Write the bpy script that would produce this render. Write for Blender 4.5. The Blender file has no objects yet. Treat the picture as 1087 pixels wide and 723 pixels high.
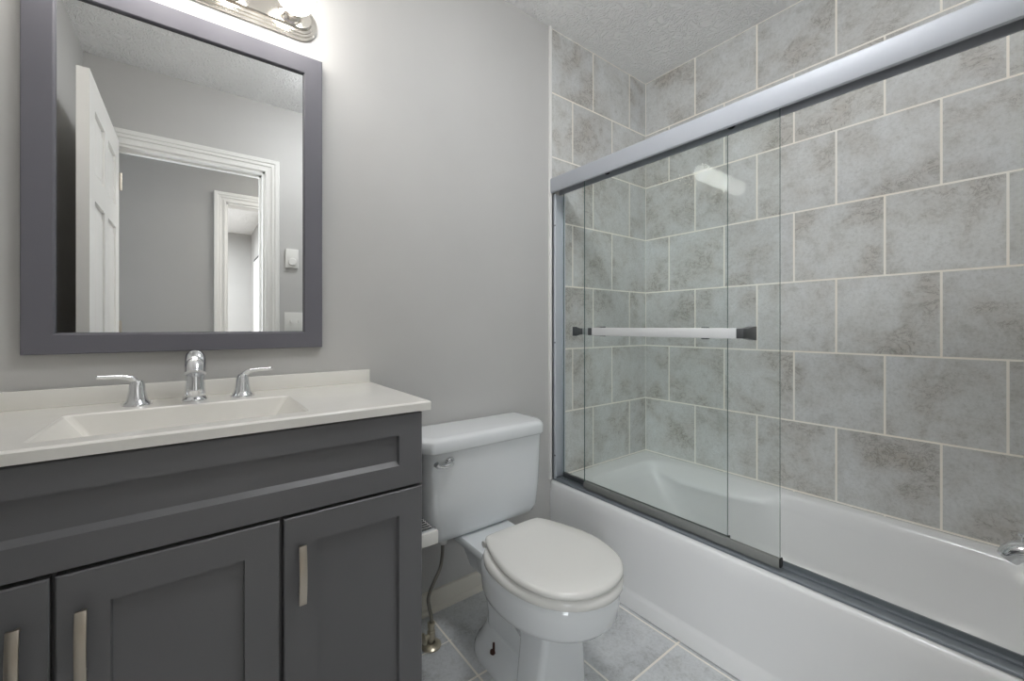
import bpy, bmesh, math, random
from mathutils import Vector, Matrix
random.seed(4)
S = bpy.context.scene
C = S.collection
PI = math.pi

# ------------------------------------------------------------------ camera
cd = bpy.data.cameras.new('camera')
cd.sensor_width = 36.0
cd.sensor_fit = 'HORIZONTAL'
cd.lens = 440.12 / 1087 * 36
cd.shift_y = (346.53 - 361.5) / 1087
cd.clip_start = 0.02
cam = bpy.data.objects.new('camera', cd)
cam.location = (-2.0475, -1.4158, 1.0648)
cam.rotation_euler = (PI / 2, 0, -0.6543)
C.objects.link(cam)
S.camera = cam

# ------------------------------------------------------------------ exposure, world, lamps
S.view_settings.view_transform = 'Standard'
S.view_settings.look = 'None'
S.view_settings.gamma = 1.0
S.view_settings.use_curve_mapping = False
S.view_settings.exposure = 0.07
S.cycles.use_denoising = True
S.cycles.max_bounces = 16
S.cycles.diffuse_bounces = 8
S.cycles.transparent_max_bounces = 16
S.cycles.caustics_reflective = False
S.cycles.caustics_refractive = False
S.cycles.sample_clamp_indirect = 6.0
BULB = 18.0          # emission strength of the four vanity bulbs
FILL_LAMP = 31.0         # emission strength of the unseen fill lamp added above the toilet
FILL_LAMP_TUB = 2.0     # and of the unseen fill lamp added over the tub
w = bpy.data.worlds.new('world')
S.world = w
w.use_nodes = True
w.node_tree.nodes['Background'].inputs[0].default_value = (0.6, 0.65, 0.72, 1)
w.node_tree.nodes['Background'].inputs[1].default_value = 0.3


def area(name, loc, rot, sx, sy, watts, col=(1, 1, 1)):
    l = bpy.data.lights.new(name, 'AREA')
    l.shape = 'RECTANGLE'
    l.size, l.size_y, l.energy, l.color = sx, sy, watts, col
    o = bpy.data.objects.new(name, l)
    o.location, o.rotation_euler = loc, rot
    C.objects.link(o)
    return o


HALL_W = 14.0         # watts of an unseen fill light added in the hall
DOORWAY_FILL_W = 20.0         # watts of unseen cool fill added at the hall's left end
ROOM_W = 120.0        # watts of an unseen area light added in the room across the hall
area('hall_fill_light', (-1.0, -2.1, 2.38), (0, 0, 0), 0.3, 0.3, HALL_W, (1, .97, .92))
area('doorway_fill_light', (-3.0, -2.10, 1.45), (0, -PI / 2, 0.62), 1.5, 0.8, DOORWAY_FILL_W, (.90, .95, 1)).data.spread = math.radians(110)
area('bedroom_area_light', (-2.55, -4.3, 2.40), (0, 0, 0), 1.0, 2.0, ROOM_W, (.94, .97, 1))


# ------------------------------------------------------------------ helpers
def lin(c):
    c /= 255.0
    return c / 12.92 if c <= 0.04045 else ((c + 0.055) / 1.055) ** 2.4


def rgb(r, g, b):
    return (lin(r), lin(g), lin(b), 1)


def mat(name, col, rough=0.5, metal=0.0, coat=0.0, spec=0.5, emit=None, strength=0):
    m = bpy.data.materials.new(name)
    m.use_nodes = True
    b = m.node_tree.nodes['Principled BSDF']
    b.inputs['Base Color'].default_value = col
    b.inputs['Roughness'].default_value = rough
    b.inputs['Metallic'].default_value = metal
    b.inputs['Coat Weight'].default_value = coat
    b.inputs['Coat Roughness'].default_value = 0.05
    b.inputs['Specular IOR Level'].default_value = spec
    if emit:
        b.inputs['Emission Color'].default_value = emit
        b.inputs['Emission Strength'].default_value = strength
    return m


class G:
    """small node-graph writer on top of a material"""
    def __init__(self, m):
        self.t = m.node_tree
        self.n = self.t.nodes
        self.b = self.n.get('Principled BSDF')

    def add(self, kind, **kw):
        nd = self.n.new(kind)
        for k, v in kw.items():
            setattr(nd, k, v)
        return nd

    def put(self, inp, v):
        if hasattr(v, 'is_linked') or isinstance(v, bpy.types.NodeSocket):
            self.t.links.new(v, inp)
        else:
            inp.default_value = v

    def math(self, op, a, b=0.0, clamp=False):
        nd = self.add('ShaderNodeMath', operation=op, use_clamp=clamp)
        self.put(nd.inputs[0], a)
        self.put(nd.inputs[1], b)
        return nd.outputs[0]

    def noise(self, vec, scale, detail=4, rough=0.5, dist=0.0, dim='3D', wv=None):
        nd = self.add('ShaderNodeTexNoise', noise_dimensions=dim)
        self.put(nd.inputs['Vector'], vec)
        if wv is not None:
            self.put(nd.inputs['W'], wv)
        nd.inputs['Scale'].default_value = scale
        nd.inputs['Detail'].default_value = detail
        nd.inputs['Roughness'].default_value = rough
        nd.inputs['Distortion'].default_value = dist
        return nd.outputs['Fac']

    def ramp(self, fac, stops):
        nd = self.add('ShaderNodeValToRGB')
        while len(nd.color_ramp.elements) < len(stops):
            nd.color_ramp.elements.new(0.5)
        for e, (p, c) in zip(nd.color_ramp.elements, stops):
            e.position = p
            e.color = c if len(c) == 4 else (*c, 1)
        self.put(nd.inputs[0], fac)
        return nd.outputs[0]

    def mix(self, fac, a, b, mode='MIX'):
        nd = self.add('ShaderNodeMix', data_type='RGBA', blend_type=mode)
        self.put(nd.inputs[0], fac)
        self.put(nd.inputs[6], a)
        self.put(nd.inputs[7], b)
        return nd.outputs[2]

    def bump(self, h, strength, dist):
        nd = self.add('ShaderNodeBump')
        nd.inputs['Strength'].default_value = strength
        nd.inputs['Distance'].default_value = dist
        self.put(nd.inputs['Height'], h)
        self.t.links.new(nd.outputs[0], self.b.inputs['Normal'])
        return nd

    def pos(self):
        return self.add('ShaderNodeNewGeometry').outputs['Position']

    def sep(self, v):
        nd = self.add('ShaderNodeSeparateXYZ')
        self.put(nd.inputs[0], v)
        return nd.outputs

    def comb(self, x, y, z=0.0):
        nd = self.add('ShaderNodeCombineXYZ')
        for i, v in zip(nd.inputs, (x, y, z)):
            self.put(i, v)
        return nd.outputs[0]


def painted(name, col, rough=0.6, bump=0.05, scale=260):
    m = mat(name, col, rough)
    g = G(m)
    p = g.pos()
    g.bump(g.noise(p, scale, 3), bump, 0.002)
    n = g.noise(p, 3.0, 3)
    a = tuple(c * 0.975 for c in col[:3]) + (1,)
    b_ = tuple(min(1, c * 1.02) for c in col[:3]) + (1,)
    g.t.links.new(g.ramp(n, [(0.3, a), (0.7, b_)]), g.b.inputs['Base Color'])
    return m


def tile_material(name, kind):
    """stone-look ceramic tiles with pale grout; kind: 'long', 'end' or 'floor'"""
    m = mat(name, rgb(150, 150, 148), 0.35)
    g = G(m)
    P = g.pos()
    x, y, z = g.sep(P)
    if kind == 'long':      # wall x = 0, joints at y = -0.2955 k on even rows counted from the ceiling
        u = g.math('ADD', g.math('MULTIPLY', y, -1.0), 0.2955 * 10.5)
        v = g.math('SUBTRACT', 2.45, z)
    elif kind == 'end':     # wall y = 0, the opposite parity
        u = g.math('ADD', g.math('MULTIPLY', x, -1.0), 0.2955 * 10)
        v = g.math('SUBTRACT', 2.45, z)
    else:                   # floor, straight grid
        u = g.math('ADD', x, 1.35 + 3.0)
        v = g.math('ADD', g.math('MINIMUM', y, -0.06), 0.34 + 3.0)   # no joint under the baseboard
    vec = g.comb(u, v)
    br = g.add('ShaderNodeTexBrick')
    br.offset = 0.0 if kind == 'floor' else 0.5
    br.offset_frequency = 2
    br.squash = 1.0
    g.put(br.inputs['Vector'], vec)
    br.inputs['Color1'].default_value = (0, 0, 0, 1)
    br.inputs['Color2'].default_value = (1, 1, 1, 1)
    br.inputs['Mortar'].default_value = (.5, .5, .5, 1)
    br.inputs['Scale'].default_value = 1.0
    br.inputs['Mortar Size'].default_value = 0.0036
    br.inputs['Mortar Smooth'].default_value = 0.15
    br.inputs['Bias'].default_value = 0.0
    br.inputs['Brick Width'].default_value = 0.299 if kind == 'floor' else 0.2955
    br.inputs['Row Height'].default_value = 0.299 if kind == 'floor' else 0.2985
    grout = br.outputs['Fac']
    rnd = g.sep(br.outputs['Color'])[0]
    if kind == 'floor':     # the short cut piece by the shut-off valve
        near = g.math('LESS_THAN', g.math('ABSOLUTE', g.math('ADD', y, 0.172)), 0.0022)
        left = g.math('LESS_THAN', x, -1.352)
        grout = g.math('MAXIMUM', grout, g.math('MULTIPLY', near, left))
    wv = g.math('MULTIPLY', rnd, 37.0)
    # cloudy body colour, a different cut of the stone pattern on every tile
    n1 = g.noise(P, 5.0, 6, 0.62, 0.4, '4D', wv)
    n2 = g.noise(P, 16.0, 8, 0.72, 0.6, '4D', wv)
    n3 = g.noise(P, 95.0, 5, 0.75, 0.0, '4D', wv)
    if kind == 'floor':
        lo, mi, hi, vein = rgb(184, 186, 188), rgb(208, 210, 212), rgb(224, 225, 226), rgb(150, 150, 150)
    else:
        lo, mi, hi, vein = rgb(182, 176, 168), rgb(202, 202, 200), rgb(216, 218, 219), rgb(128, 124, 118)
    body = g.ramp(n1, [(0.28, lo), (0.5, mi), (0.72, hi)])
    mott = g.ramp(n2, [(0.32, (0.66, 0.65, 0.62)), (0.47, (0.97, 0.97, 0.965)), (0.56, (1, 1, 1)), (0.72, (1.07, 1.07, 1.07))])
    col = g.mix(0.6, body, mott, 'MULTIPLY')
    # thin dark veins where a stretched noise crosses its middle, only inside the darker clouds
    vn = g.noise(g.comb(g.math('MULTIPLY', u, 0.75), v, rnd), 14.0, 8, 0.72, 1.6, '4D', wv)
    band = g.math('SUBTRACT', 1.0, g.math('MULTIPLY', g.math('ABSOLUTE', g.math('SUBTRACT', vn, 0.5)), 40.0), True)
    cloud = g.math('MULTIPLY', g.math('SUBTRACT', 0.50, n1), 9.0, True)
    vf = g.math('MULTIPLY', g.math('MULTIPLY', band, cloud), 0.8)
    col = g.mix(vf, col, vein)
    fine = g.ramp(n3, [(0.32, (0.84, 0.835, 0.82)), (0.5, (1, 1, 1)), (0.68, (1.07, 1.07, 1.07))])
    col = g.mix(1.0, col, fine, 'MULTIPLY')
    tint = g.ramp(rnd, [(0.0, (0.95, 0.95, 0.95)), (1.0, (1.04, 1.04, 1.03))])
    col = g.mix(1.0, col, tint, 'MULTIPLY')
    gr = g.ramp(g.noise(P, 3.0, 3), [(0.35, rgb(246, 243, 236)), (0.7, rgb(246, 238, 226))])
    col = g.mix(grout, col, gr)
    g.t.links.new(col, g.b.inputs['Base Color'])
    rg = g.math('ADD', g.math('MULTIPLY', grout, 0.3), 0.55)
    g.t.links.new(rg, g.b.inputs['Roughness'])
    h = g.math('ADD', g.math('MULTIPLY', grout, -1.0), g.math('MULTIPLY', n2, 0.25))
    g.bump(h, 0.35, 0.003)
    return m


def ceiling_material(name):
    m = mat(name, rgb(247, 247, 247), 0.8)
    g = G(m)
    p = g.pos()
    warp = g.add('ShaderNodeTexNoise')
    g.put(warp.inputs['Vector'], p)
    warp.inputs['Scale'].default_value = 9.0
    mp = g.add('ShaderNodeVectorMath', operation='MULTIPLY_ADD')
    g.put(mp.inputs[0], warp.outputs['Color'])
    mp.inputs[1].default_value = (0.14, 0.14, 0)
    g.put(mp.inputs[2], p)
    n = g.noise(mp.outputs[0], 30.0, 2, 0.5, 1.1)
    ridge = g.math('SUBTRACT', 1.0, g.math('MULTIPLY', g.math('ABSOLUTE', g.math('SUBTRACT', n, 0.5)), 9.0), True)
    g.bump(ridge, 0.6, 0.009)
    return m


def chrome(name, col=(0.83, 0.84, 0.86, 1), rough=0.07):
    m = mat(name, col, rough, 1.0)
    return m


def clear_glass(name, tint):
    """thin architectural glass: tinted see-through with Fresnel mirror reflection"""
    m = bpy.data.materials.new(name)
    m.use_nodes = True
    g = G(m)
    for nd in list(g.n):
        if nd.type != 'OUTPUT_MATERIAL':
            g.n.remove(nd)
    out = [n for n in g.n if n.type == 'OUTPUT_MATERIAL'][0]
    tr = g.add('ShaderNodeBsdfTransparent')
    tr.inputs[0].default_value = tint
    gl = g.add('ShaderNodeBsdfGlossy')
    gl.inputs['Roughness'].default_value = 0.0
    gl.inputs[0].default_value = (0.95, 1, 0.98, 1)
    fr = g.add('ShaderNodeFresnel')
    geo = g.add('ShaderNodeNewGeometry')
    g.t.links.new(g.math('ADD', g.math('MULTIPLY', geo.outputs['Backfacing'], 1 / 1.20 - 1.20), 1.20), fr.inputs[0])
    mx = g.add('ShaderNodeMixShader')
    g.t.links.new(fr.outputs[0], mx.inputs[0])
    g.t.links.new(tr.outputs[0], mx.inputs[1])
    g.t.links.new(gl.outputs[0], mx.inputs[2])
    g.t.links.new(mx.outputs[0], out.inputs[0])
    return m


def see_through(name, tint):
    m = bpy.data.materials.new(name)
    m.use_nodes = True
    g = G(m)
    out = [n for n in g.n if n.type == 'OUTPUT_MATERIAL'][0]
    g.n.remove(g.b)
    tr = g.add('ShaderNodeBsdfTransparent')
    tr.inputs[0].default_value = tint
    g.t.links.new(tr.outputs[0], out.inputs[0])
    return m


M = dict(
    wall=painted('wall_paint', rgb(192, 191, 189), 0.55),
    hall=painted('hall_paint', rgb(176, 175, 173), 0.6),
    ceiling=ceiling_material('ceiling_texture'),
    white_trim=mat('white_trim_paint', rgb(232, 231, 228), 0.35),
    cream_trim=mat('cream_trim_paint', rgb(222, 217, 206), 0.4),
    tile_long=tile_material('long_wall_tile', 'long'),
    tile_end=tile_material('end_wall_tile', 'end'),
    tile_floor=tile_material('floor_tile', 'floor'),
    vanity=painted('charcoal_cabinet_paint', rgb(104, 104, 106), 0.42, 0.03, 180),
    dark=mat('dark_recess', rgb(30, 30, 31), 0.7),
    counter=mat('cultured_marble', rgb(230, 225, 214), 0.16, coat=0.3),
    frame=mat('charcoal_frame', rgb(107, 106, 113), 0.45, spec=0.3),
    mirror=mat('mirror_silver', (0.9, 0.91, 0.91, 1), 0.0, 1.0),
    chrome=chrome('chrome'),
    gold_chrome=chrome('warm_chrome', (0.90, 0.85, 0.78, 1), 0.10),
    brass=mat('dull_nickel_brass', rgb(196, 188, 168), 0.28, 0.7),
    nickel=mat('brushed_nickel', rgb(192, 184, 172), 0.33, 1.0),
    porcelain=mat('porcelain', rgb(226, 229, 231), 0.12, coat=0.4),
    seat=mat('seat_plastic', rgb(226, 225, 221), 0.22),
    tub=mat('tub_acrylic', rgb(232, 232, 232), 0.2, coat=0.2),
    rust=mat('rusty_iron', rgb(70, 42, 34), 0.8),
    alu=mat('satin_aluminium', rgb(165, 168, 174), 0.5, 0.15),
    alu_dark=mat('anodised_aluminium', rgb(132, 138, 143), 0.35, 0.4),
    alu_mid=mat('brushed_rail_aluminium', rgb(150, 151, 148), 0.32, 0.5),
    alu_jamb=mat('pale_jamb_aluminium', rgb(202, 208, 214), 0.35, 0.25),
    bar=mat('satin_bar_metal', rgb(212, 213, 213), 0.4, 0.3),
    bracket=mat('grey_bracket_metal', rgb(96, 98, 100), 0.32, 0.7),
    rubber=mat('black_rubber', rgb(30, 32, 33), 0.6),
    glass=clear_glass('door_glass', (0.965, 0.98, 0.975, 1)),
    glass_back=see_through('door_glass_back', (0.985, 0.992, 0.99, 1)),
    glass_edge=mat('green_glass_edge', rgb(86, 104, 100), 0.15),
    bulb=mat('frosted_bulb', (1, 1, 1, 1), 0.4, emit=(1, .965, .92, 1), strength=BULB),
    hose=mat('braided_steel', rgb(140, 136, 128), 0.35, 0.9),
    plastic=mat('white_plastic', rgb(228, 227, 223), 0.35),
    fill_lamp=mat('opal_fill_lamp', (.9, .9, .9, 1), 0.4, emit=(.97, .985, 1, 1), strength=FILL_LAMP),
    fill_lamp_tub=mat('opal_fill_lamp_tub', (.9, .9, .9, 1), 0.4, emit=(.97, .985, 1, 1), strength=FILL_LAMP_TUB),
)
# the braid of the hose
_g = G(M['hose'])
_w = _g.add('ShaderNodeTexWave', wave_type='BANDS', bands_direction='DIAGONAL')
_g.put(_w.inputs['Vector'], _g.pos())
_w.inputs['Scale'].default_value = 160
_g.bump(_w.outputs['Fac'], 0.5, 0.001)
# faint cloud in the cast counter
_g = G(M['counter'])
_g.t.links.new(_g.ramp(_g.noise(_g.pos(), 7, 5, .6), [(0.3, rgb(229, 227, 221)), (0.7, rgb(234, 232, 227))]), _g.b.inputs['Base Color'])


def empty(name, loc, label, cat, group=None):
    o = bpy.data.objects.new(name, None)
    o.empty_display_size = 0.1
    o.location = loc
    C.objects.link(o)
    o['label'] = label
    o['category'] = cat
    if group:
        o['group'] = group
    return o


def world_loc(o):
    v = Vector(o.location)
    while o.parent:
        o = o.parent
        v += Vector(o.location)
    return v


def obj(name, bm, material, parent=None, angle=35, kind=None, bevel=0, segs=2, label=None):
    """link a bmesh built in world coordinates as one mesh object with its origin in its middle"""
    bmesh.ops.recalc_face_normals(bm, faces=bm.faces)
    if bevel:
        ed = [e for e in bm.edges if len(e.link_faces) == 2 and e.calc_face_angle(0) > math.radians(40)]
        bmesh.ops.bevel(bm, geom=ed, offset=bevel, offset_type='OFFSET', segments=segs, profile=0.5, affect='EDGES', clamp_overlap=True)
    lo = Vector([min(v.co[i] for v in bm.verts) for i in range(3)])
    hi = Vector([max(v.co[i] for v in bm.verts) for i in range(3)])
    c = (lo + hi) / 2
    for v in bm.verts:
        v.co -= c
    me = bpy.data.meshes.new(name)
    bm.to_mesh(me)
    bm.free()
    for p in me.polygons:
        p.use_smooth = True
    me.set_sharp_from_angle(angle=math.radians(angle))
    ms = material if isinstance(material, (list, tuple)) else [material]
    for m in ms:
        me.materials.append(m)
    o = bpy.data.objects.new(name, me)
    o.location = c - (world_loc(parent) if parent else Vector())
    C.objects.link(o)
    if parent:
        o.parent = parent
    if kind:
        o['kind'] = kind
    if label:
        o['label'] = label
    return o


def struct(name, bm, material, **kw):
    return obj(name, bm, material, kind='structure', **kw)


def new():
    return bmesh.new()


def box(bm, x0, x1, y0, y1, z0, z1):
    v = [bm.verts.new((x, y, z)) for x in (x0, x1) for y in (y0, y1) for z in (z0, z1)]
    for q in ((0, 1, 3, 2), (4, 6, 7, 5), (0, 4, 5, 1), (2, 3, 7, 6), (0, 2, 6, 4), (1, 5, 7, 3)):
        bm.faces.new([v[i] for i in q])
    return bm


def bx(*a):
    return box(new(), *a)


def loft(bm, rings, cap0=True, cap1=True, closed=False):
    R = [[bm.verts.new(p) for p in r] for r in rings]
    n = len(R[0])
    m = len(R)
    for i in range(m if closed else m - 1):
        a, b = R[i], R[(i + 1) % m]
        for k in range(n):
            bm.faces.new((a[k], a[(k + 1) % n], b[(k + 1) % n], b[k]))
    if not closed:
        if cap0:
            bm.faces.new(R[0])
        if cap1:
            bm.faces.new(list(reversed(R[-1])))
    return bm


def tube(bm, pts, rad, n=16, flat=1.0, flat_up=None, caps=True):
    """sweep a circle (or a flattened one) along a polyline"""
    pts = [Vector(p) for p in pts]
    rs = rad if isinstance(rad, (list, tuple)) else [rad] * len(pts)
    rings = []
    up = Vector(flat_up) if flat_up else Vector((0.13, 0.31, 0.94)).normalized()
    for i, p in enumerate(pts):
        t = (pts[min(i + 1, len(pts) - 1)] - pts[max(i - 1, 0)]).normalized()
        s = t.cross(up)
        if s.length < 1e-4:
            s = t.cross(Vector((1, 0, 0)))
        s.normalize()
        u = s.cross(t).normalized()
        rings.append([p + s * (rs[i] * math.cos(a)) + u * (rs[i] * flat * math.sin(a)) for a in [2 * PI * k / n for k in range(n)]])
    return loft(bm, rings, caps, caps)


def smooth_path(pts, per=8):
    """Catmull-Rom through points (any dimension)"""
    P = [Vector(p) for p in pts]
    out = []
    for i in range(len(P) - 1):
        a, b, c, d = P[max(i - 1, 0)], P[i], P[i + 1], P[min(i + 2, len(P) - 1)]
        for k in range(per):
            t = k / per
            out.append(0.5 * ((2 * b) + (c - a) * t + (2 * a - 5 * b + 4 * c - d) * t * t + (3 * b - a - 3 * c + d) * t ** 3))
    out.append(P[-1])
    return out


def lathe(bm, prof, c, n=32, axis='z'):
    rings = []
    for r, h in prof:
        r = max(r, 1e-5)
        ring = []
        for k in range(n):
            a = 2 * PI * k / n
            x, y = r * math.cos(a), r * math.sin(a)
            if axis == 'z':
                ring.append((c[0] + x, c[1] + y, c[2] + h))
            elif axis == 'y':
                ring.append((c[0] + x, c[1] + h, c[2] + y))
            else:
                ring.append((c[0] + h, c[1] + x, c[2] + y))
        rings.append(ring)
    return loft(bm, rings)


def rrect(x0, x1, y0, y1, r, z, n=6):
    """rounded rectangle ring in a z plane"""
    out = []
    for cx, cy, a0 in ((x1 - r, y1 - r, 0), (x0 + r, y1 - r, 90), (x0 + r, y0 + r, 180), (x1 - r, y0 + r, 270)):
        for k in range(n + 1):
            a = math.radians(a0 + 90 * k / n)
            out.append((cx + r * math.cos(a), cy + r * math.sin(a), z))
    return out


def prism_y(bm, prof, y0, y1):
    """extrude an (x, z) outline along y"""
    return loft(bm, [[(x, y0, z) for x, z in prof], [(x, y1, z) for x, z in prof]])


def prism_x(bm, prof, x0, x1):
    return loft(bm, [[(x0, y, z) for y, z in prof], [(x1, y, z) for y, z in prof]])


# ------------------------------------------------------------------ the room
XL, YF, H = -2.49, -1.58, 2.45
DX0, DX1, DH = -2.405, -1.700, 2.020       # doorway in the front wall
struct('floor', bx(XL - .1, .1, YF - .1, .1, -.1, 0), M['tile_floor'])
struct('ceiling', bx(XL - .1, .1, YF - .1, .1, H, H + .1), M['ceiling'])
struct('wall_left', bx(XL - .1, XL, YF, 0.0, 0, H), M['wall'])
struct('wall_back', bx(XL - .1, -.742, 0, .1, 0, H), M['wall'])
struct('wall_back_tiled', bx(-.742, 0, 0, .1, 0, H), M['tile_end'])
struct('wall_right', bx(0, .1, YF - .1, .1, 0, H), M['tile_long'])
b = bx(DX1, 0, YF - .115, YF, 0, H)
box(b, XL - .1, DX0, YF - .115, YF, 0, H)
box(b, DX0, DX1, YF - .115, YF, DH, H)
struct('wall_front', b, M['wall'])
# painted edge strip where the tile ends, and the bead along the ceiling
struct('trim_1', bx(-.750, -.737, -.012, 0, .36, H), M['white_trim'], bevel=.002)
# baseboard behind the toilet with a small shoe moulding
prof = [(0, 0), (-.020, 0), (-.020, .010), (-.017, .018), (-.012, .022), (-.012, .066), (-.008, .075), (0, .077)]
struct('baseboard_back', prism_x(new(), prof, -1.592, -.742), M['cream_trim'])
prof = [(YF, 0), (YF + .02, 0), (YF + .02, .01), (YF + .012, .022), (YF + .012, .066), (YF + .008, .075), (YF, .077)]
struct('baseboard_front', prism_x(new(), prof, DX1 + .085, -.745), M['cream_trim'])


def casing(name, x0, x1, h, y, s, w=.078, d=.018):
    """moulded casing round a doorway; y is the wall face, s the way it sticks out"""
    steps = [(0, .008), (.004, .012), (.016, .012), (.018, .007), (.034, .009), (.036, .015), (.052, .016), (.055, .021), (w - .004, .022), (w, .018), (w, 0), (0, 0)]
    # one frame: sweep the profile up, across and down with mitred corners
    path = []
    for u, t in steps:
        path.append((u, t))
    rings = []
    for px, pz, dx, dz in ((x0, 0, -1, 0), (x0, h, -1, 1), (x1, h, 1, 1), (x1, 0, 1, 0)):
        rings.append([(px + dx * u, y + s * t, pz + dz * u) for u, t in path])
    struct(name, loft(new(), rings), M['white_trim'], angle=15)


casing('trim_2', DX0, DX1, DH, YF, 1)
b = bx(DX0 - .004, DX0 + .012, YF - .115, YF + .004, 0, DH)
box(b, DX1 - .012, DX1 + .004, YF - .115, YF + .004, 0, DH)
box(b, DX0, DX1, YF - .115, YF + .004, DH - .012, DH + .004)
box(b, DX1 - .024, DX1 - .012, YF - .075, YF - .045, 0, DH - .012)
box(b, DX0 + .012, DX1 - .012, YF - .075, YF - .045, DH - .024, DH - .012)
struct('trim_3', b, M['white_trim'])

# hall beyond the doorway, and the bright room across it
HX0, HX1, HY = -3.3, -.7, -2.55
RX0, RX1, RH = -1.848, -1.42, 2.035
struct('floor_hall', bx(HX0, HX1, -6.0, YF - .1, -.1, 0), mat('hall_carpet', rgb(150, 140, 128), .95))
struct('ceiling_hall', bx(HX0, HX1, HY, YF - .1, H, H + .1), M['ceiling'])
struct('wall_hall_left', bx(HX0 - .1, HX0, HY - .1, YF - .1, 0, H), M['hall'])
struct('wall_hall_right', bx(HX1, HX1 + .1, HY - .1, YF - .1, 0, H), M['hall'])
b = bx(HX0, RX0, HY - .115, HY, 0, H)
box(b, RX1, HX1, HY - .115, HY, 0, H)
box(b, RX0, RX1, HY - .115, HY, RH, H)
struct('wall_hall_far', b, M['hall'])
casing('trim_4', RX0, RX1, RH, HY, 1)
struct('trim_5', box(bx(RX0 - .004, RX0 + .012, HY - .115, HY + .004, 0, RH), RX0, RX1, HY - .115, HY + .004, RH - .012, RH + .004), M['white_trim'])
struct('ceiling_bedroom', bx(-3.3, -1.25, -6.1, HY - .115, H, H + .1), M['ceiling'])
struct('wall_bedroom_far', bx(-3.3, -1.25, -6.1, -6.0, 0, H), M['hall'])
struct('wall_bedroom_right', bx(-1.36, -1.25, -6.0, HY - .115, 0, H), M['hall'])
struct('wall_bedroom_left', bx(-3.4, -3.3, -6.0, HY - .115, 0, H), M['hall'])


def relief_panel(b, xf, s, y0, y1, z0, z1):
    """moulded ring and raised field lying on a door face"""
    def ring(inset, out):
        return [(xf + s * out, yy, zz) for yy, zz in ((y0 + inset, z0 + inset), (y1 - inset, z0 + inset), (y1 - inset, z1 - inset), (y0 + inset, z1 - inset))]
    loft(b, [ring(0, -.001), ring(.004, .005), ring(.012, .005), ring(.022, .0006), ring(.028, .0006), ring(.05, .006)], False, True)


def six_panel_door(name, xf, xb, y0, y1, h, s):
    """stiles and rails standing proud of a core, raised fields in the sunk panels"""
    lo_, hi_ = min(xf, xb), max(xf, xb)
    b = bx(lo_ + .011, hi_ - .011, y0 + .002, y1 - .002, .014, h - .002)
    W = y1 - y0
    st, mid = .105, .09
    pw = (W - 2 * st - mid) / 2
    cols = ((y0 + st, y0 + st + pw), (y1 - st - pw, y1 - st))
    rows = ((.21, .80), (.93, 1.56), (1.67, h - .115))
    for ya, yb in ((y0, y0 + st), (y0 + st + pw, y1 - st - pw), (y1 - st, y1)):
        box(b, lo_, hi_, ya, yb, .012, h)
    for za, zb in ((.012, .21), (.80, .93), (1.56, 1.67), (h - .115, h)):
        for ya, yb in cols:
            box(b, lo_, hi_, ya, yb, za, zb)
    for ya, yb in cols:
        for za, zb in rows:
            for f, sg in ((hi_ - .011, 1), (lo_ + .011, -1)):
                def ring(i_, o_):
                    return [(f + sg * o_, yy, zz) for yy, zz in ((ya + i_, za + i_), (yb - i_, za + i_), (yb - i_, zb - i_), (ya + i_, zb - i_))]
                loft(b, [ring(.022, -.001), ring(.022, .001), ring(.045, .009), ring(.048, .009)], False, True)
    return struct(name, b, M['white_trim'], angle=20)


door = six_panel_door('door_1', -2.357, -2.393, -1.562, -.800, 2.03, 1)
kb = lathe(new(), [(0, 0), (.032, 0), (.032, .004), (.012, .008), (.011, .03), (.024, .042), (.026, .054), (.02, .064), (0, .066)], (-2.357, -.87, .93), 24, 'x')
obj('door_knob', kb, M['nickel'], door)
hb = new()
for zz in (.25, 1.05, 1.82):
    tube(hb, [(-2.352, -1.566, zz - .045), (-2.352, -1.566, zz + .045)], .006, 10)
obj('hinge', hb, M['nickel'], door)

# bifold closet doors in the far room
b = new()
for k in range(4):
    ya = -3.55 - k * .5
    box(b, -1.372, -1.345, ya - .49, ya, .02, 1.98)
    for za, zb in ((.15, .95), (1.08, 1.85)):
        relief_panel(b, -1.372, -1, ya - .40, ya - .09, za, zb)
struct('door_2', b, M['white_trim'], angle=20)
struct('closet_gap_shade', bx(-1.362, -1.356, -5.6, -3.5, 1.985, 2.02), M['dark'])  # dark-coloured strip standing in for the shaded gap above the closet doors

# ------------------------------------------------------------------ bathtub
t = empty('bathtub', (-.37, -.79, 0), 'white alcove bathtub with plain apron behind the sliding glass doors', 'bathtub')


NT = 180


def sweep_dir(k, a, bb):
    """direction to the k-th of NT points spread evenly round an a x bb rectangle"""
    q = (k / NT * 4 * (a + bb) + bb) % (4 * (a + bb))
    for (px, py), (dx, dy), ln in (((a, -bb), (0, 1), 2 * bb), ((a, bb), (-1, 0), 2 * a), ((-a, bb), (0, -1), 2 * bb), ((-a, -bb), (1, 0), 2 * a)):
        if q < ln:
            return px + dx * q, py + dy * q
        q -= ln
    return a, -bb


def sup(cx, cy, a, bb, e, z, bulge=0.0):
    """superellipse ring; bulge pushes the armrest shelf in from the long wall"""
    out = []
    for k in range(NT):
        px, py = sweep_dir(k, .36, .78)
        px, py = px / .36 * a, py / .78 * bb
        r = 1 / ((abs(px / a) ** e + abs(py / bb) ** e) ** (1 / e))
        x, y = cx + px * r, cy + py * r
        if bulge and -.71 < y < -.13:
            side = min(1.0, max(0.0, ((x - cx) / a - .7) / .25))
            x -= side * bulge * max(0.0, 1 - ((y + .42) / .29) ** 2) ** 0.6
        out.append((x, y, z))
    return out


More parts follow.
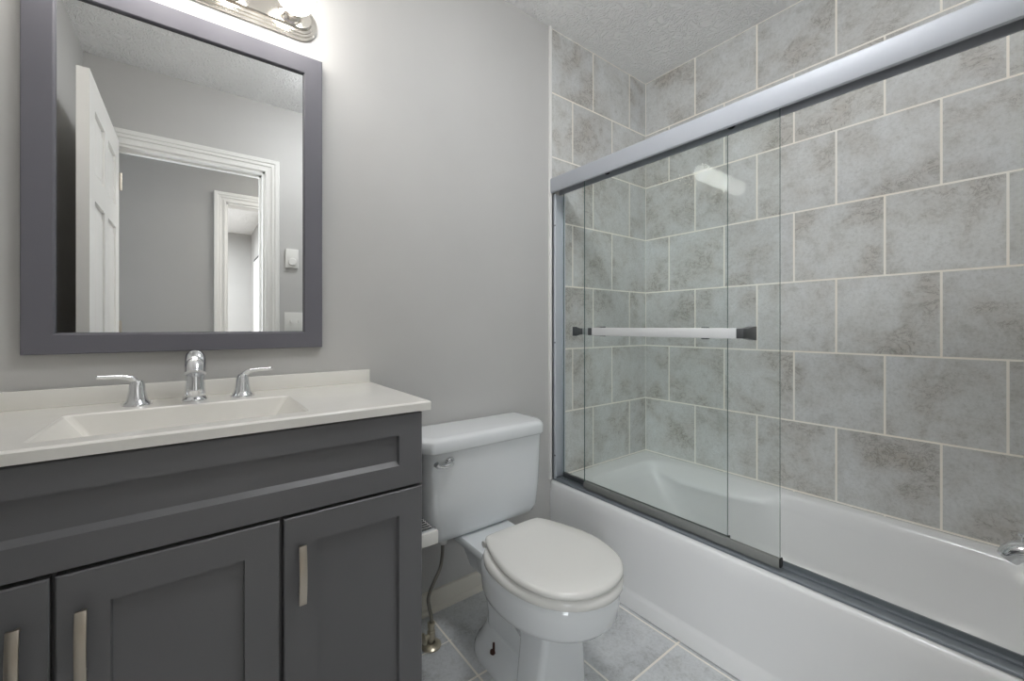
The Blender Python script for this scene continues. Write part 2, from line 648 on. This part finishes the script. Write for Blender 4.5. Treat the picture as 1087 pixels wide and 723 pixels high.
def outer(z, ins=0.0):
    x0, x1, y0, y1 = -.742 + ins, -.002, YF + .004, -.002
    cx, cy, a, bb = (x0 + x1) / 2, (y0 + y1) / 2, (x1 - x0) / 2, (y1 - y0) / 2
    out = []
    for k in range(NT):
        px, py = sweep_dir(k, .36, .78)
        out.append((cx + px / .36 * a, cy + py / .78 * bb, z))
    return out


rings = [outer(.300), outer(.342), outer(.3485, .003), outer(.3525, .008), outer(.355, .018),
         sup(-.352, -.80, .305, .705, 8, .3545), sup(-.352, -.80, .299, .698, 7, .351, .008), sup(-.352, -.80, .293, .690, 6.5, .343, .032),
         sup(-.352, -.80, .289, .682, 6, .330, .060), sup(-.352, -.80, .286, .676, 5.6, .318, .080), sup(-.352, -.80, .284, .672, 5.4, .310, .088),
         sup(-.352, -.80, .283, .668, 5.2, .303, .090), sup(-.352, -.80, .282, .664, 5, .294, .087), sup(-.352, -.80, .281, .660, 5, .282, .078), sup(-.352, -.815, .266, .63, 4.6, .22, .045),
         sup(-.355, -.83, .250, .585, 4.3, .14, .015), sup(-.358, -.85, .228, .52, 4, .085), sup(-.36, -.87, .19, .46, 4, .068)]
obj('basin', loft(new(), rings, False, True), M['tub'], t, angle=50)
# apron: skirt foot, soft step, flat face
prof = [(-.735, .318), (-.742, .318), (-.7415, .10), (-.7405, .075), (-.741, .068), (-.746, .060), (-.749, .052), (-.749, .004), (-.735, .004)]
obj('apron', prism_y(new(), prof, YF + .003, -.003), M['tub'], t, angle=30)
obj('drain', lathe(new(), [(0, 0), (.034, 0), (.034, .004), (.028, .006), (.012, .003), (0, .003)], (-.36, -1.22, .067)), M['chrome'], t)

# ------------------------------------------------------------------ sliding shower door
d = empty('sliding_shower_door', (-.70, -.79, .355), 'frameless two-panel sliding glass shower door with aluminium rails on the tub rim', 'shower door')
# header: inverted channel with a rounded face
prof = [(-.748, 1.680), (-.750, 1.690), (-.750, 1.735), (-.747, 1.743), (-.740, 1.747), (-.690, 1.747), (-.690, 1.676), (-.694, 1.676), (-.694, 1.742),
        (-.718, 1.742), (-.718, 1.712), (-.721, 1.712), (-.721, 1.742), (-.743, 1.742), (-.743, 1.676)]
obj('header_rail', prism_y(new(), prof, YF + .002, -.0125), M['alu'], d, angle=30)
prof = [(-.728, .356), (-.728, .362), (-.724, .364), (-.712, .364), (-.712, .361), (-.694, .361), (-.694, .366), (-.690, .366), (-.690, .361), (-.671, .361),
        (-.671, .374), (-.666, .374), (-.662, .366), (-.662, .3555)]
obj('bottom_track', prism_y(new(), prof, YF + .002, -.004), M['alu_dark'], d, angle=25)
b = bx(-.728, -.666, -.012, -.002, .3645, 1.676)
box(b, -.728, -.722, -.026, -.002, .3645, 1.676)
box(b, -.672, -.666, -.026, -.002, .3645, 1.676)
jamb = obj('side_jamb', b, M['alu_jamb'], d, bevel=.001)
for zz in (.47, .99, 1.53):
    obj('screw', lathe(new(), [(0, 0), (.004, 0), (.004, -.002), (.002, -.003), (0, -.003)], (-.726, -.020, zz), 12, 'x'), M['rubber'], jamb)


def glass_panel(x, y0, y1, z0, z1, rail_h, rail_mat, bar_x, by0, by1, bz, label):
    """6 mm pane, bottom rail with end plug, two rollers and a towel bar on flared brackets"""
    sgn = -1 if bar_x < x else 1
    b = bx(x - .003, x + .003, y0, y1, z0 + .004, z1)
    for f in b.faces:
        f.normal_update()
        c_ = f.calc_center_median()
        flat_ = max(v.co.x for v in f.verts) - min(v.co.x for v in f.verts) < .001
        f.material_index = (0 if c_.x < x else 2) if flat_ else 1
    p = obj('glass_panel', b, [M['glass'], M['glass_edge'], M['glass_back']], d, label=label)
    obj('bottom_rail', bx(x - .008, x + .008, y0, y1, z0, z0 + rail_h), rail_mat, p, bevel=.0015)
    obj('end_plug', bx(x - .009, x + .009, y0 - .005, y0, z0 + .004, z0 + rail_h + .003), M['rubber'], p, bevel=.002)
    for yy in (y0 + .14, y1 - .12):
        obj('roller', lathe(new(), [(0, -.005), (.014, -.005), (.012, 0), (.014, .005), (0, .005)], (x + .010, yy, 1.703), 20, 'x'), M['rubber'], p)
    bar = obj('towel_bar', bx(bar_x - .006, bar_x + .006, by0, by1, bz - .0155, bz + .0155), M['bar'], p, bevel=.002, label='flat satin aluminium towel bar')
    for yy, e in ((by0, -1), (by1, 1)):
        def ring(xx, hz, ya, yb):
            return [(xx, ya, bz - hz), (xx, yb, bz - hz), (xx, yb, bz + hz), (xx, ya, bz + hz)]
        ya, yb = sorted((yy, yy + e * .020))
        rr = [ring(bar_x + sgn * .006, .0145, ya, yb), ring(bar_x - sgn * .020, .0145, ya, yb), ring(x + sgn * .0035, .021, ya - .003, yb + .003)]
        obj('bracket', loft(new(), rr), M['bracket'], p, bevel=.0012)
    return p


glass_panel(-.705, -.937, -.182, .3665, 1.712, .027, M['alu_mid'], -.785, -.853, -.298, 1.044, 'outer glass panel')
glass_panel(-.680, -.777, -.030, .3665, 1.712, .020, M['bracket'], -.630, -.690, -.105, 1.042, 'inner glass panel nearest the wall')

# tub spout on the end wall
s = empty('tub_spout', (-.37, YF, .49), 'chrome tub spout with a pull-up diverter knob above the bath', 'tub spout')
path = [(-.37, YF + .001, .492), (-.37, -1.50, .494), (-.37, -1.43, .496), (-.37, -1.385, .494), (-.37, -1.358, .484), (-.37, -1.345, .464)]
rr = [.031, .030, .029, .028, .025, .021]
obj('spout', tube(new(), smooth_path(path, 6), [r for a, b_ in zip(rr, rr[1:]) for r in [a + (b_ - a) * k / 6 for k in range(6)]] + [rr[-1]], 24), M['chrome'], s)
obj('diverter_knob', lathe(new(), [(0, 0), (.006, 0), (.005, .012), (.011, .016), (.011, .022), (.006, .025), (0, .025)], (-.37, -1.372, .514), 16), M['chrome'], s)

# ------------------------------------------------------------------ vanity
v = empty('vanity_cabinet', (-2.04, -.23, 0), 'charcoal shaker vanity cabinet with three doors under the cream sink top', 'cabinet')
VX0, VX1, VF = -2.486, -1.594, -.455
FB = VF + .020
b = bx(VX0, VX0 + .018, FB, -.003, 0, .8545)
box(b, VX1 - .018, VX1, FB, -.003, 0, .8545)
box(b, VX0 + .018, VX1 - .018, -.012, -.003, .05, .8545)
box(b, VX0 + .018, VX1 - .018, FB, -.012, .10, .118)
box(b, VX0 + .018, VX1 - .018, FB, FB + .018, .10, .8545)
obj('carcass', b, M['vanity'], v, bevel=.001)
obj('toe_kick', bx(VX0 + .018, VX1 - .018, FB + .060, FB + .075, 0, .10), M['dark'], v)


def shaker(x0, x1, z0, z1, sl, sr, rt, rb, rec=.0105, low=.003):
    """frame-and-panel front: flat frame, small sloped step, recessed flat panel"""
    def ring(xa, xb, za, zb, y):
        return [(xa, y, za), (xb, y, za), (xb, y, zb), (xa, y, zb)]
    e = .0022
    a = (x0 + sl, x1 - sr, z0 + rb, z1 - rt)
    rr = [ring(x0, x1, z0, z1, FB - .0005), ring(x0, x1, z0, z1, VF + e), ring(x0 + e, x1 - e, z0 + e, z1 - e, VF),
          ring(*a, VF), ring(a[0] + .0015, a[1] - .0015, a[2] + low, a[3] - .0015, VF + rec)]
    return loft(new(), rr)


obj('drawer_front', shaker(VX0 + .003, VX1, .674, .851, .06, .060, .050, .054, .0105, .010), M['vanity'], v, angle=20, label='wide false drawer front')
for x0, x1, hx in ((VX0 + .003, -2.2285, -2.261), (-2.2225, -1.9085, -2.190), (-1.9010, VX1, -1.870)):
    dr = obj('door', shaker(x0, x1, .118, .667, .064, .060, .060, .062), M['vanity'], v, angle=20)
    zc, hl = .553, .0605
    n = 12
    rings = []
    for k in range(n + 1):
        f = -1 + 2 * k / n
        yb = VF - .026 - .006 * (1 - f * f)
        zz = zc + hl * f
        rings.append([(hx - .0072, yb, zz), (hx + .0072, yb, zz), (hx + .0072, yb + .0055, zz), (hx - .0072, yb + .0055, zz)])
    hb = loft(new(), rings)
    for zz in (zc - .048, zc + .048):
        tube(hb, [(hx, VF + .0005, zz), (hx, VF - .024, zz)], .0042, 10)
    obj('handle', hb, M['nickel'], dr, bevel=.0008)

# cultured-marble top with the basin cast into it
ct = empty('sink_countertop', (-2.03, -.23, .856), 'cream vanity top with a cast rectangular sink and low backsplash', 'countertop')
X0, X1, Y0, Y1, ZT, ZB = -2.488, -1.573, -.465, -.002, .878, .856


def rq(xa, xb, ya, yb, r, z):
    return rrect(xa, xb, ya, yb, r, z, 5)


bxs = (-2.262, -1.848, -.412, -.160)
rings = [rq(-2.21, -1.90, -.36, -.175, .02, .792), rq(X0, X1, Y0, Y1, .004, ZB), rq(X0, X1, Y0, Y1, .004, ZT - .004), rq(X0 + .002, X1 - .002, Y0 + .003, Y1, .004, ZT - .001), rq(X0 + .004, X1 - .004, Y0 + .006, Y1, .004, ZT),
         rq(bxs[0] - .004, bxs[1] + .004, bxs[2] - .006, bxs[3] + .004, .014, ZT), rq(bxs[0], bxs[1], bxs[2], bxs[3], .012, ZT - .003),
         rq(-2.212, -1.896, -.350, -.172, .012, .803), rq(-2.200, -1.908, -.335, -.180, .014, .797)]
rings = rings[1:] 
under = [rq(-2.285, -1.825, -.425, -.135, .02, ZB - .0005), rq(-2.225, -1.88, -.365, -.155, .02, .785)]
b = new()
loft(b, rings, False, True)
loft(b, [rq(X0, X1, Y0, Y1, .004, ZB), under[0], under[1]], False, True)
bmesh.ops.remove_doubles(b, verts=b.verts, dist=1e-5)
obj('slab', b, M['counter'], ct, angle=9)
obj('backsplash', bx(X0, -1.578, -.0195, -.002, ZT - .0003, .9205), M['counter'], ct, bevel=.0025)
obj('drain', lathe(new(), [(0, 0), (.024, 0), (.024, .002), (.018, .004), (0, .003)], (-2.05, -.265, .797)), M['chrome'], ct)

# widespread faucet
f = empty('bathroom_faucet', (-2.045, -.088, ZT), 'chrome widespread faucet with two lever handles on the sink top', 'faucet')
FX, FY = -2.045, -.088
b = lathe(new(), [(0, 0), (.0265, 0), (.0265, .003), (.0245, .006), (.0215, .010), (.0222, .014), (.0212, .03), (.0200, .062), (.0192, .078), (.0185, .086), (0, .086)], (FX, FY, ZT), 36)
obj('spout_base', b, M['chrome'], f)
path = smooth_path([(FX, FY + .002, ZT + .072), (FX, FY, ZT + .088), (FX, FY - .010, ZT + .104), (FX, FY - .036, ZT + .110), (FX, FY - .066, ZT + .096), (FX, FY - .080, ZT + .074)], 6)
rad = [.0186 + .0036 * min(1, max(0, (i / (len(path) - 1) - .3) / .7)) for i in range(len(path))]
obj('spout', tube(new(), path, rad, 28, 0.92), M['chrome'], f)
for hx, sg in ((-2.155, -1), (-1.944, 1)):
    b = lathe(new(), [(0, 0), (.0275, 0), (.0275, .0025), (.0255, .006), (.0205, .011), (.0188, .018), (.0168, .030), (.0148, .044), (.0132, .052), (.0105, .058), (0, .060)], (hx, FY, ZT), 32)
    hd = obj('handle', b, M['chrome'], f)
    path = smooth_path([(hx, FY, ZT + .040), (hx + sg * .003, FY - .001, ZT + .055), (hx + sg * .014, FY - .004, ZT + .0655), (hx + sg * .034, FY - .010, ZT + .0695), (hx + sg * .054, FY - .016, ZT + .0705), (hx + sg * .068, FY - .020, ZT + .0715)], 6)
    nn = len(path) - 1
    rad = [.0118 - .0055 * min(1, i / nn * 1.6) for i in range(nn + 1)]
    rad[-1] = .0045
    obj('lever', tube(new(), path, rad, 20, 0.72), M['chrome'], hd)

# ------------------------------------------------------------------ framed mirror
m = empty('wall_mirror', (-2.041, 0, 1.0), 'rectangular wall mirror in a wide charcoal frame above the sink', 'mirror')
ox0, ox1, oz0, oz1 = -2.354, -1.728, 1.000, 1.894
ix0, ix1, iz0, iz1 = -2.302, -1.780, 1.048, 1.840


def fr(xa, xb, za, zb, y):
    return [(xa, y, za), (xb, y, za), (xb, y, zb), (xa, y, zb)]


rr = [fr(ox0, ox1, oz0, oz1, -.002), fr(ox0, ox1, oz0, oz1, -.021), fr(ox0 + .002, ox1 - .002, oz0 + .002, oz1 - .002, -.023),
      fr(ix0 - .003, ix1 + .003, iz0 - .003, iz1 + .003, -.021), fr(ix0, ix1, iz0, iz1, -.018), fr(ix0, ix1, iz0, iz1, -.0105), fr(ox0 + .01, ox1 - .01, oz0 + .01, oz1 - .01, -.002)]
b = loft(new(), rr[:-1], False, False)
obj('frame', b, M['frame'], m, angle=20)
e = .012
rr = [fr(ix0 - .002, ix1 + .002, iz0 - .002, iz1 + .002, -.004), fr(ix0 - .002, ix1 + .002, iz0 - .002, iz1 + .002, -.0108), fr(ix0 + .0022, ix1 - .0022, iz0 + .0022, iz1 - .0022, -.012)]
obj('mirror_glass', loft(new(), rr), M['mirror'], m, angle=1)

# ------------------------------------------------------------------ vanity light
L = empty('vanity_light', (-2.045, 0, 1.995), 'chrome stepped vanity light bar with round bulbs above the mirror', 'wall light')


def stadium(x0, x1, z0, z1, y, n=14):
    r = (z1 - z0) / 2
    zc = (z0 + z1) / 2
    out = []
    for k in range(n + 1):
        a = -PI / 2 + PI * k / n
        out.append((x1 - r + r * math.cos(a), y, zc + r * math.sin(a)))
    for k in range(n + 1):
        a = PI / 2 + PI * k / n
        out.append((x0 + r + r * math.cos(a), y, zc + r * math.sin(a)))
    return out


LX0, LX1, LZ0, LZ1 = -2.345, -1.740, 1.946, 2.052
rr = []
for ins, ya, yb in ((0, -.002, -.008), (.006, -.010, -.015), (.012, -.017, -.022), (.018, -.024, -.030)):
    rr += [stadium(LX0 + ins, LX1 - ins, LZ0 + ins, LZ1 - ins, ya), stadium(LX0 + ins, LX1 - ins, LZ0 + ins, LZ1 - ins, yb)]
rr.append(stadium(LX0 + .022, LX1 - .022, LZ0 + .022, LZ1 - .022, -.033))
obj('back_plate', loft(new(), rr), M['gold_chrome'], L, angle=25)
for k in range(4):
    xx = -2.045 + (k - 1.5) * .150
    c = (xx, -.033, 1.999)
    so = obj('socket', lathe(new(), [(0, .001), (.030, .001), (.032, -.004), (.030, -.010), (.024, -.014), (.024, -.034), (.026, -.036), (.0, -.036)], c, 28, 'y'), M['gold_chrome'], L)
    prof = [(0, -.034)] + [(.050 * math.sin(PI * i / 20), -.087 + .050 * math.cos(PI * i / 20)) for i in range(3, 21)]
    obj('bulb', lathe(new(), prof, c, 28, 'y'), M['bulb'], so)

# ------------------------------------------------------------------ ceiling lamps added as fill (above the picture)
def ceiling_fill_lamp(x, y, label, m_):
    """unseen fill lamp: flush opal drum with a domed bottom under a white canopy"""
    c = empty('ceiling_fill_lamp', (x, y, H), label, 'ceiling lamp')
    obj('canopy', lathe(new(), [(0, -.001), (.175, -.001), (.175, -.016), (.168, -.020), (0, -.020)], (x, y, H), 40), M['white_trim'], c)
    obj('lamp_shade', lathe(new(), [(0, -.019), (.160, -.019), (.165, -.030), (.165, -.062), (.155, -.074), (.11, -.086), (.05, -.092), (0, -.093)], (x, y, H), 40), m_, c)


ceiling_fill_lamp(-1.32, -.95, 'round white drum fill lamp added on the ceiling above the toilet', M['fill_lamp'])
ceiling_fill_lamp(-.45, -1.36, 'round white drum fill lamp added on the ceiling over the foot of the tub', M['fill_lamp_tub'])

# ------------------------------------------------------------------ toilet
TX = -1.222
T = empty('toilet', (TX, -.35, 0), 'white two-piece toilet with closed lid between the vanity and the tub', 'toilet')


def egg(hw, yb, yt, z, n=48, eb=2.6, cx=TX, neck=None):
    """egg outline: widest a little behind the middle, back flattened; yb back, yt front tip"""
    yc = yb + (yt - yb) * .47
    out = []
    for k in range(n):
        th = 2 * PI * k / n
        c, s = math.cos(th), math.sin(th)
        if s <= 0:      # front half
            e = 2.05
            y = yc + (yc - yt) * -abs(s) ** (2 / e) * 1.0
        else:
            e = eb
            y = yc + (yb - yc) * abs(s) ** (2 / e)
        x = cx + hw * math.copysign(abs(c) ** (2 / e), c)
        out.append((x, y, z))
    return out


# bowl: vertical rim band, undercut belly, front column, rear trapway, foot and the tank deck
b = new()
loft(b, [egg(.055, -.40, -.555, .14), egg(.085, -.36, -.600, .20), egg(.115, -.335, -.645, .235), egg(.148, -.325, -.690, .262), egg(.163, -.32, -.714, .276), egg(.170, -.315, -.730, .296),
         egg(.172, -.31, -.735, .34), egg(.170, -.31, -.733, .359), egg(.164, -.315, -.727, .365)])
# deck under the tank
loft(b, [rrect(TX - .050, TX + .050, -.42, -.14, .03, .22), rrect(TX - .060, TX + .060, -.42, -.10, .03, .285), rrect(TX - .088, TX + .088, -.38, -.05, .02, .306), rrect(TX - .102, TX + .102, -.37, -.035, .018, .318), rrect(TX - .104, TX + .104, -.37, -.03, .018, .338), rrect(TX - .100, TX + .100, -.366, -.036, .016, .344)])
# front column, flat-faced and flaring to the floor
loft(b, [rrect(TX - .104, TX + .104, -.575, -.475, .018, .0), rrect(TX - .098, TX + .098, -.577, -.477, .018, .05), rrect(TX - .082, TX + .082, -.585, -.475, .018, .17), rrect(TX - .080, TX + .080, -.600, -.46, .02, .28)])
# trapway
loft(b, [rrect(TX - .055, TX + .055, -.52, -.25, .04, .0), rrect(TX - .052, TX + .052, -.52, -.25, .04, .12), rrect(TX - .052, TX + .052, -.52, -.22, .04, .20), rrect(TX - .060, TX + .060, -.46, -.16, .04, .29)])
# foot flange at the sides
loft(b, [rrect(TX - .106, TX + .106, -.52, -.205, .10, .0), rrect(TX - .106, TX + .106, -.52, -.205, .10, .014), rrect(TX - .098, TX + .098, -.51, -.212, .092, .030), rrect(TX - .080, TX + .080, -.50, -.225, .075, .046), rrect(TX - .056, TX + .056, -.48, -.240, .05, .080)])
bowl = obj('bowl', b, M['porcelain'], T, angle=42)
for sg in (-1, 1):
    b = lathe(new(), [(0, 0), (.012, 0), (.0115, .005), (.004, .009), (.0036, .030), (0, .031)], (TX + sg * .079, -.348, .041), 14)
    obj('floor_bolt', b, M['rust'], bowl, label='rusty floor bolt')
# seat and lid
loft_s = [egg(.168, -.335, -.736, .3665), egg(.1745, -.33, -.744, .372), egg(.1755, -.328, -.746, .382), egg(.173, -.33, -.743, .391), egg(.164, -.335, -.733, .396)]
obj('seat', loft(new(), loft_s), M['seat'], T, angle=60)
LID = [(0, -.342), (.060, -.342), (.098, -.345), (.113, -.358), (.136, -.410), (.155, -.475), (.1645, -.535), (.160, -.600), (.137, -.668), (.098, -.712), (.050, -.735), (0, -.741)]
half = smooth_path([(x, y, 0) for x, y in LID], 5)
full = [(p.x, p.y) for p in half] + [(-p.x, p.y) for p in half[-2:0:-1]]


def lid_ring(sc, z):
    return [(TX - .004 + x * sc, -.545 + (y + .545) * sc, z) for x, y in full]


obj('lid', loft(new(), [lid_ring(.965, .3985), lid_ring(.995, .402), lid_ring(1.0, .408), lid_ring(.988, .4145), lid_ring(.95, .4180), lid_ring(.7, .4195), lid_ring(.2, .4200)]), M['seat'], T, angle=60)
for sg in (-1, 1):
    obj('hinge', tube(new(), [(TX + sg * .085 - .026, -.338, .386), (TX + sg * .085 + .026, -.338, .386)], .010, 16), M['seat'], T)
# tank
tk = [rrect(TX - .200, TX + .222, -.175, -.045, .04, .345), rrect(TX - .216, TX + .238, -.192, -.03, .045, .354), rrect(TX - .226, TX + .247, -.202, -.024, .045, .378), rrect(TX - .236, TX + .252, -.210, -.02, .045, .47), rrect(TX - .246, TX + .257, -.216, -.018, .045, .654)]
tank = obj('tank', loft(new(), tk), M['porcelain'], T, angle=45)


def lidring(ins, z):
    """tank lid outline with clipped front corners"""
    x0, x1, yb, yf = TX - .268 + ins, TX + .268 - ins, -.012 - ins, -.234 + ins
    pts = [(x1, yb), (x0, yb), (x0, yf + .055), (x0 + .006, yf + .038), (x0 + .032, yf + .006), (x0 + .046, yf), (x1 - .046, yf), (x1 - .032, yf + .006), (x1 - .006, yf + .038), (x1, yf + .055)]
    return [(x, y, z) for x, y in pts]


obj('tank_lid', loft(new(), [lidring(.008, .6545), lidring(.002, .657), lidring(0, .663), lidring(0, .690), lidring(.004, .698), lidring(.012, .7025), lidring(.028, .704)]), M['porcelain'], T, angle=50)
fl = obj('flush_lever', lathe(new(), [(0, 0), (.017, 0), (.017, -.004), (.012, -.010), (.0, -.011)], (-1.384, -.216, .621), 24, 'y'), M['chrome'], T)
obj('lever_arm', tube(new(), smooth_path([(-1.384, -.230, .621), (-1.398, -.235, .618), (-1.420, -.237, .618), (-1.434, -.237, .623), (-1.444, -.237, .631)], 5), [.0105] * 8 + [.0085] * 7 + [.0108] * 6, 14, .8), M['chrome'], fl)

# water supply: stop valve on the floor with a braided hose up to the tank
sv = empty('shutoff_valve', (-1.420, -.155, 0), 'brassy floor stop valve with a braided hose beside the vanity', 'valve')
vx, vy = -1.420, -.155
obj('escutcheon', lathe(new(), [(.012, .001), (.033, .001), (.033, .004), (.026, .010), (.012, .013), (.012, .001)], (vx, vy, 0), 28), M['brass'], sv)
b = lathe(new(), [(0, .001), (.008, .001), (.008, .022), (.013, .024), (.013, .050), (.010, .053), (.010, .062), (.012, .063), (.012, .076), (.007, .078), (0, .078)], (vx, vy, 0), 20)
tube(b, [(vx, vy, .038), (vx - .030, vy - .006, .038)], .008, 14)
obj('valve_body', b, M['brass'], sv)
b = lathe(new(), [(0, -.038), (.012, -.036), (.018, -.030), (.018, -.026), (0, -.024)], (vx, vy - .006, .038), 16, 'x')
obj('valve_knob', b, M['brass'], sv)
hp = smooth_path([(vx, vy, .074), (vx + .001, vy, .095), (-1.427, vy, .13), (-1.430, vy, .165), (-1.412, vy, .205), (-1.384, vy + .005, .245), (-1.372, vy + .012, .285), (-1.371, vy + .012, .323)], 8)
obj('supply_hose', tube(new(), hp, .0058, 14), M['hose'], sv)
obj('coupling_nut', lathe(new(), [(0, 0), (.014, 0), (.015, .004), (.015, .022), (0, .0225)], (-1.371, vy + .012, .3215), 12), M['plastic'], sv)

# white holder fixed to the vanity side, in front of the tank
hd = empty('paper_holder', (-1.55, -.27, .45), 'small white holder with a chrome grate fixed to the vanity side by the tank', 'holder')
b = bx(-1.5945, -1.500, -.362, -.250, .453, .490)
obj('holder_body', b, M['plastic'], hd, bevel=.003)
b = new()
for yy in (-.352, -.262):
    box(b, -1.590, -1.504, yy - .003, yy + .003, .4895, .4955)
for xx in (-1.590, -1.509):
    box(b, xx, xx + .005, -.352, -.262, .4895, .4955)
obj('rim', b, M['chrome'], hd)
b = new()
for k in range(6):
    box(b, -1.583, -1.511, -.340 + k * .0135, -.334 + k * .0135, .4895, .4925)
obj('grate', b, M['bracket'], hd)

# ------------------------------------------------------------------ controls on the front wall (seen in the mirror)
ft = empty('fan_timer', (-1.553, YF, 1.50), 'white wall control with a round dial beside the door frame', 'wall control')
obj('housing', bx(-1.588, -1.514, YF, YF + .022, 1.437, 1.558), M['plastic'], ft, bevel=.004)
obj('dial', lathe(new(), [(0, .020), (.024, .020), (.024, .030), (.021, .033), (0, .034)], (-1.550, YF, 1.475), 28, 'y'), M['plastic'], ft)
sp = empty('switch_plate', (-1.53, YF, 1.10), 'white double wall plate with two toggle switches below the dial control', 'light switch')
obj('plate', bx(-1.592, -1.476, YF, YF + .006, 1.035, 1.155), M['plastic'], sp, bevel=.002)
for xx in (-1.557, -1.511):
    obj('toggle', bx(xx - .005, xx + .005, YF + .004, YF + .016, 1.088, 1.106), M['plastic'], sp, bevel=.002)
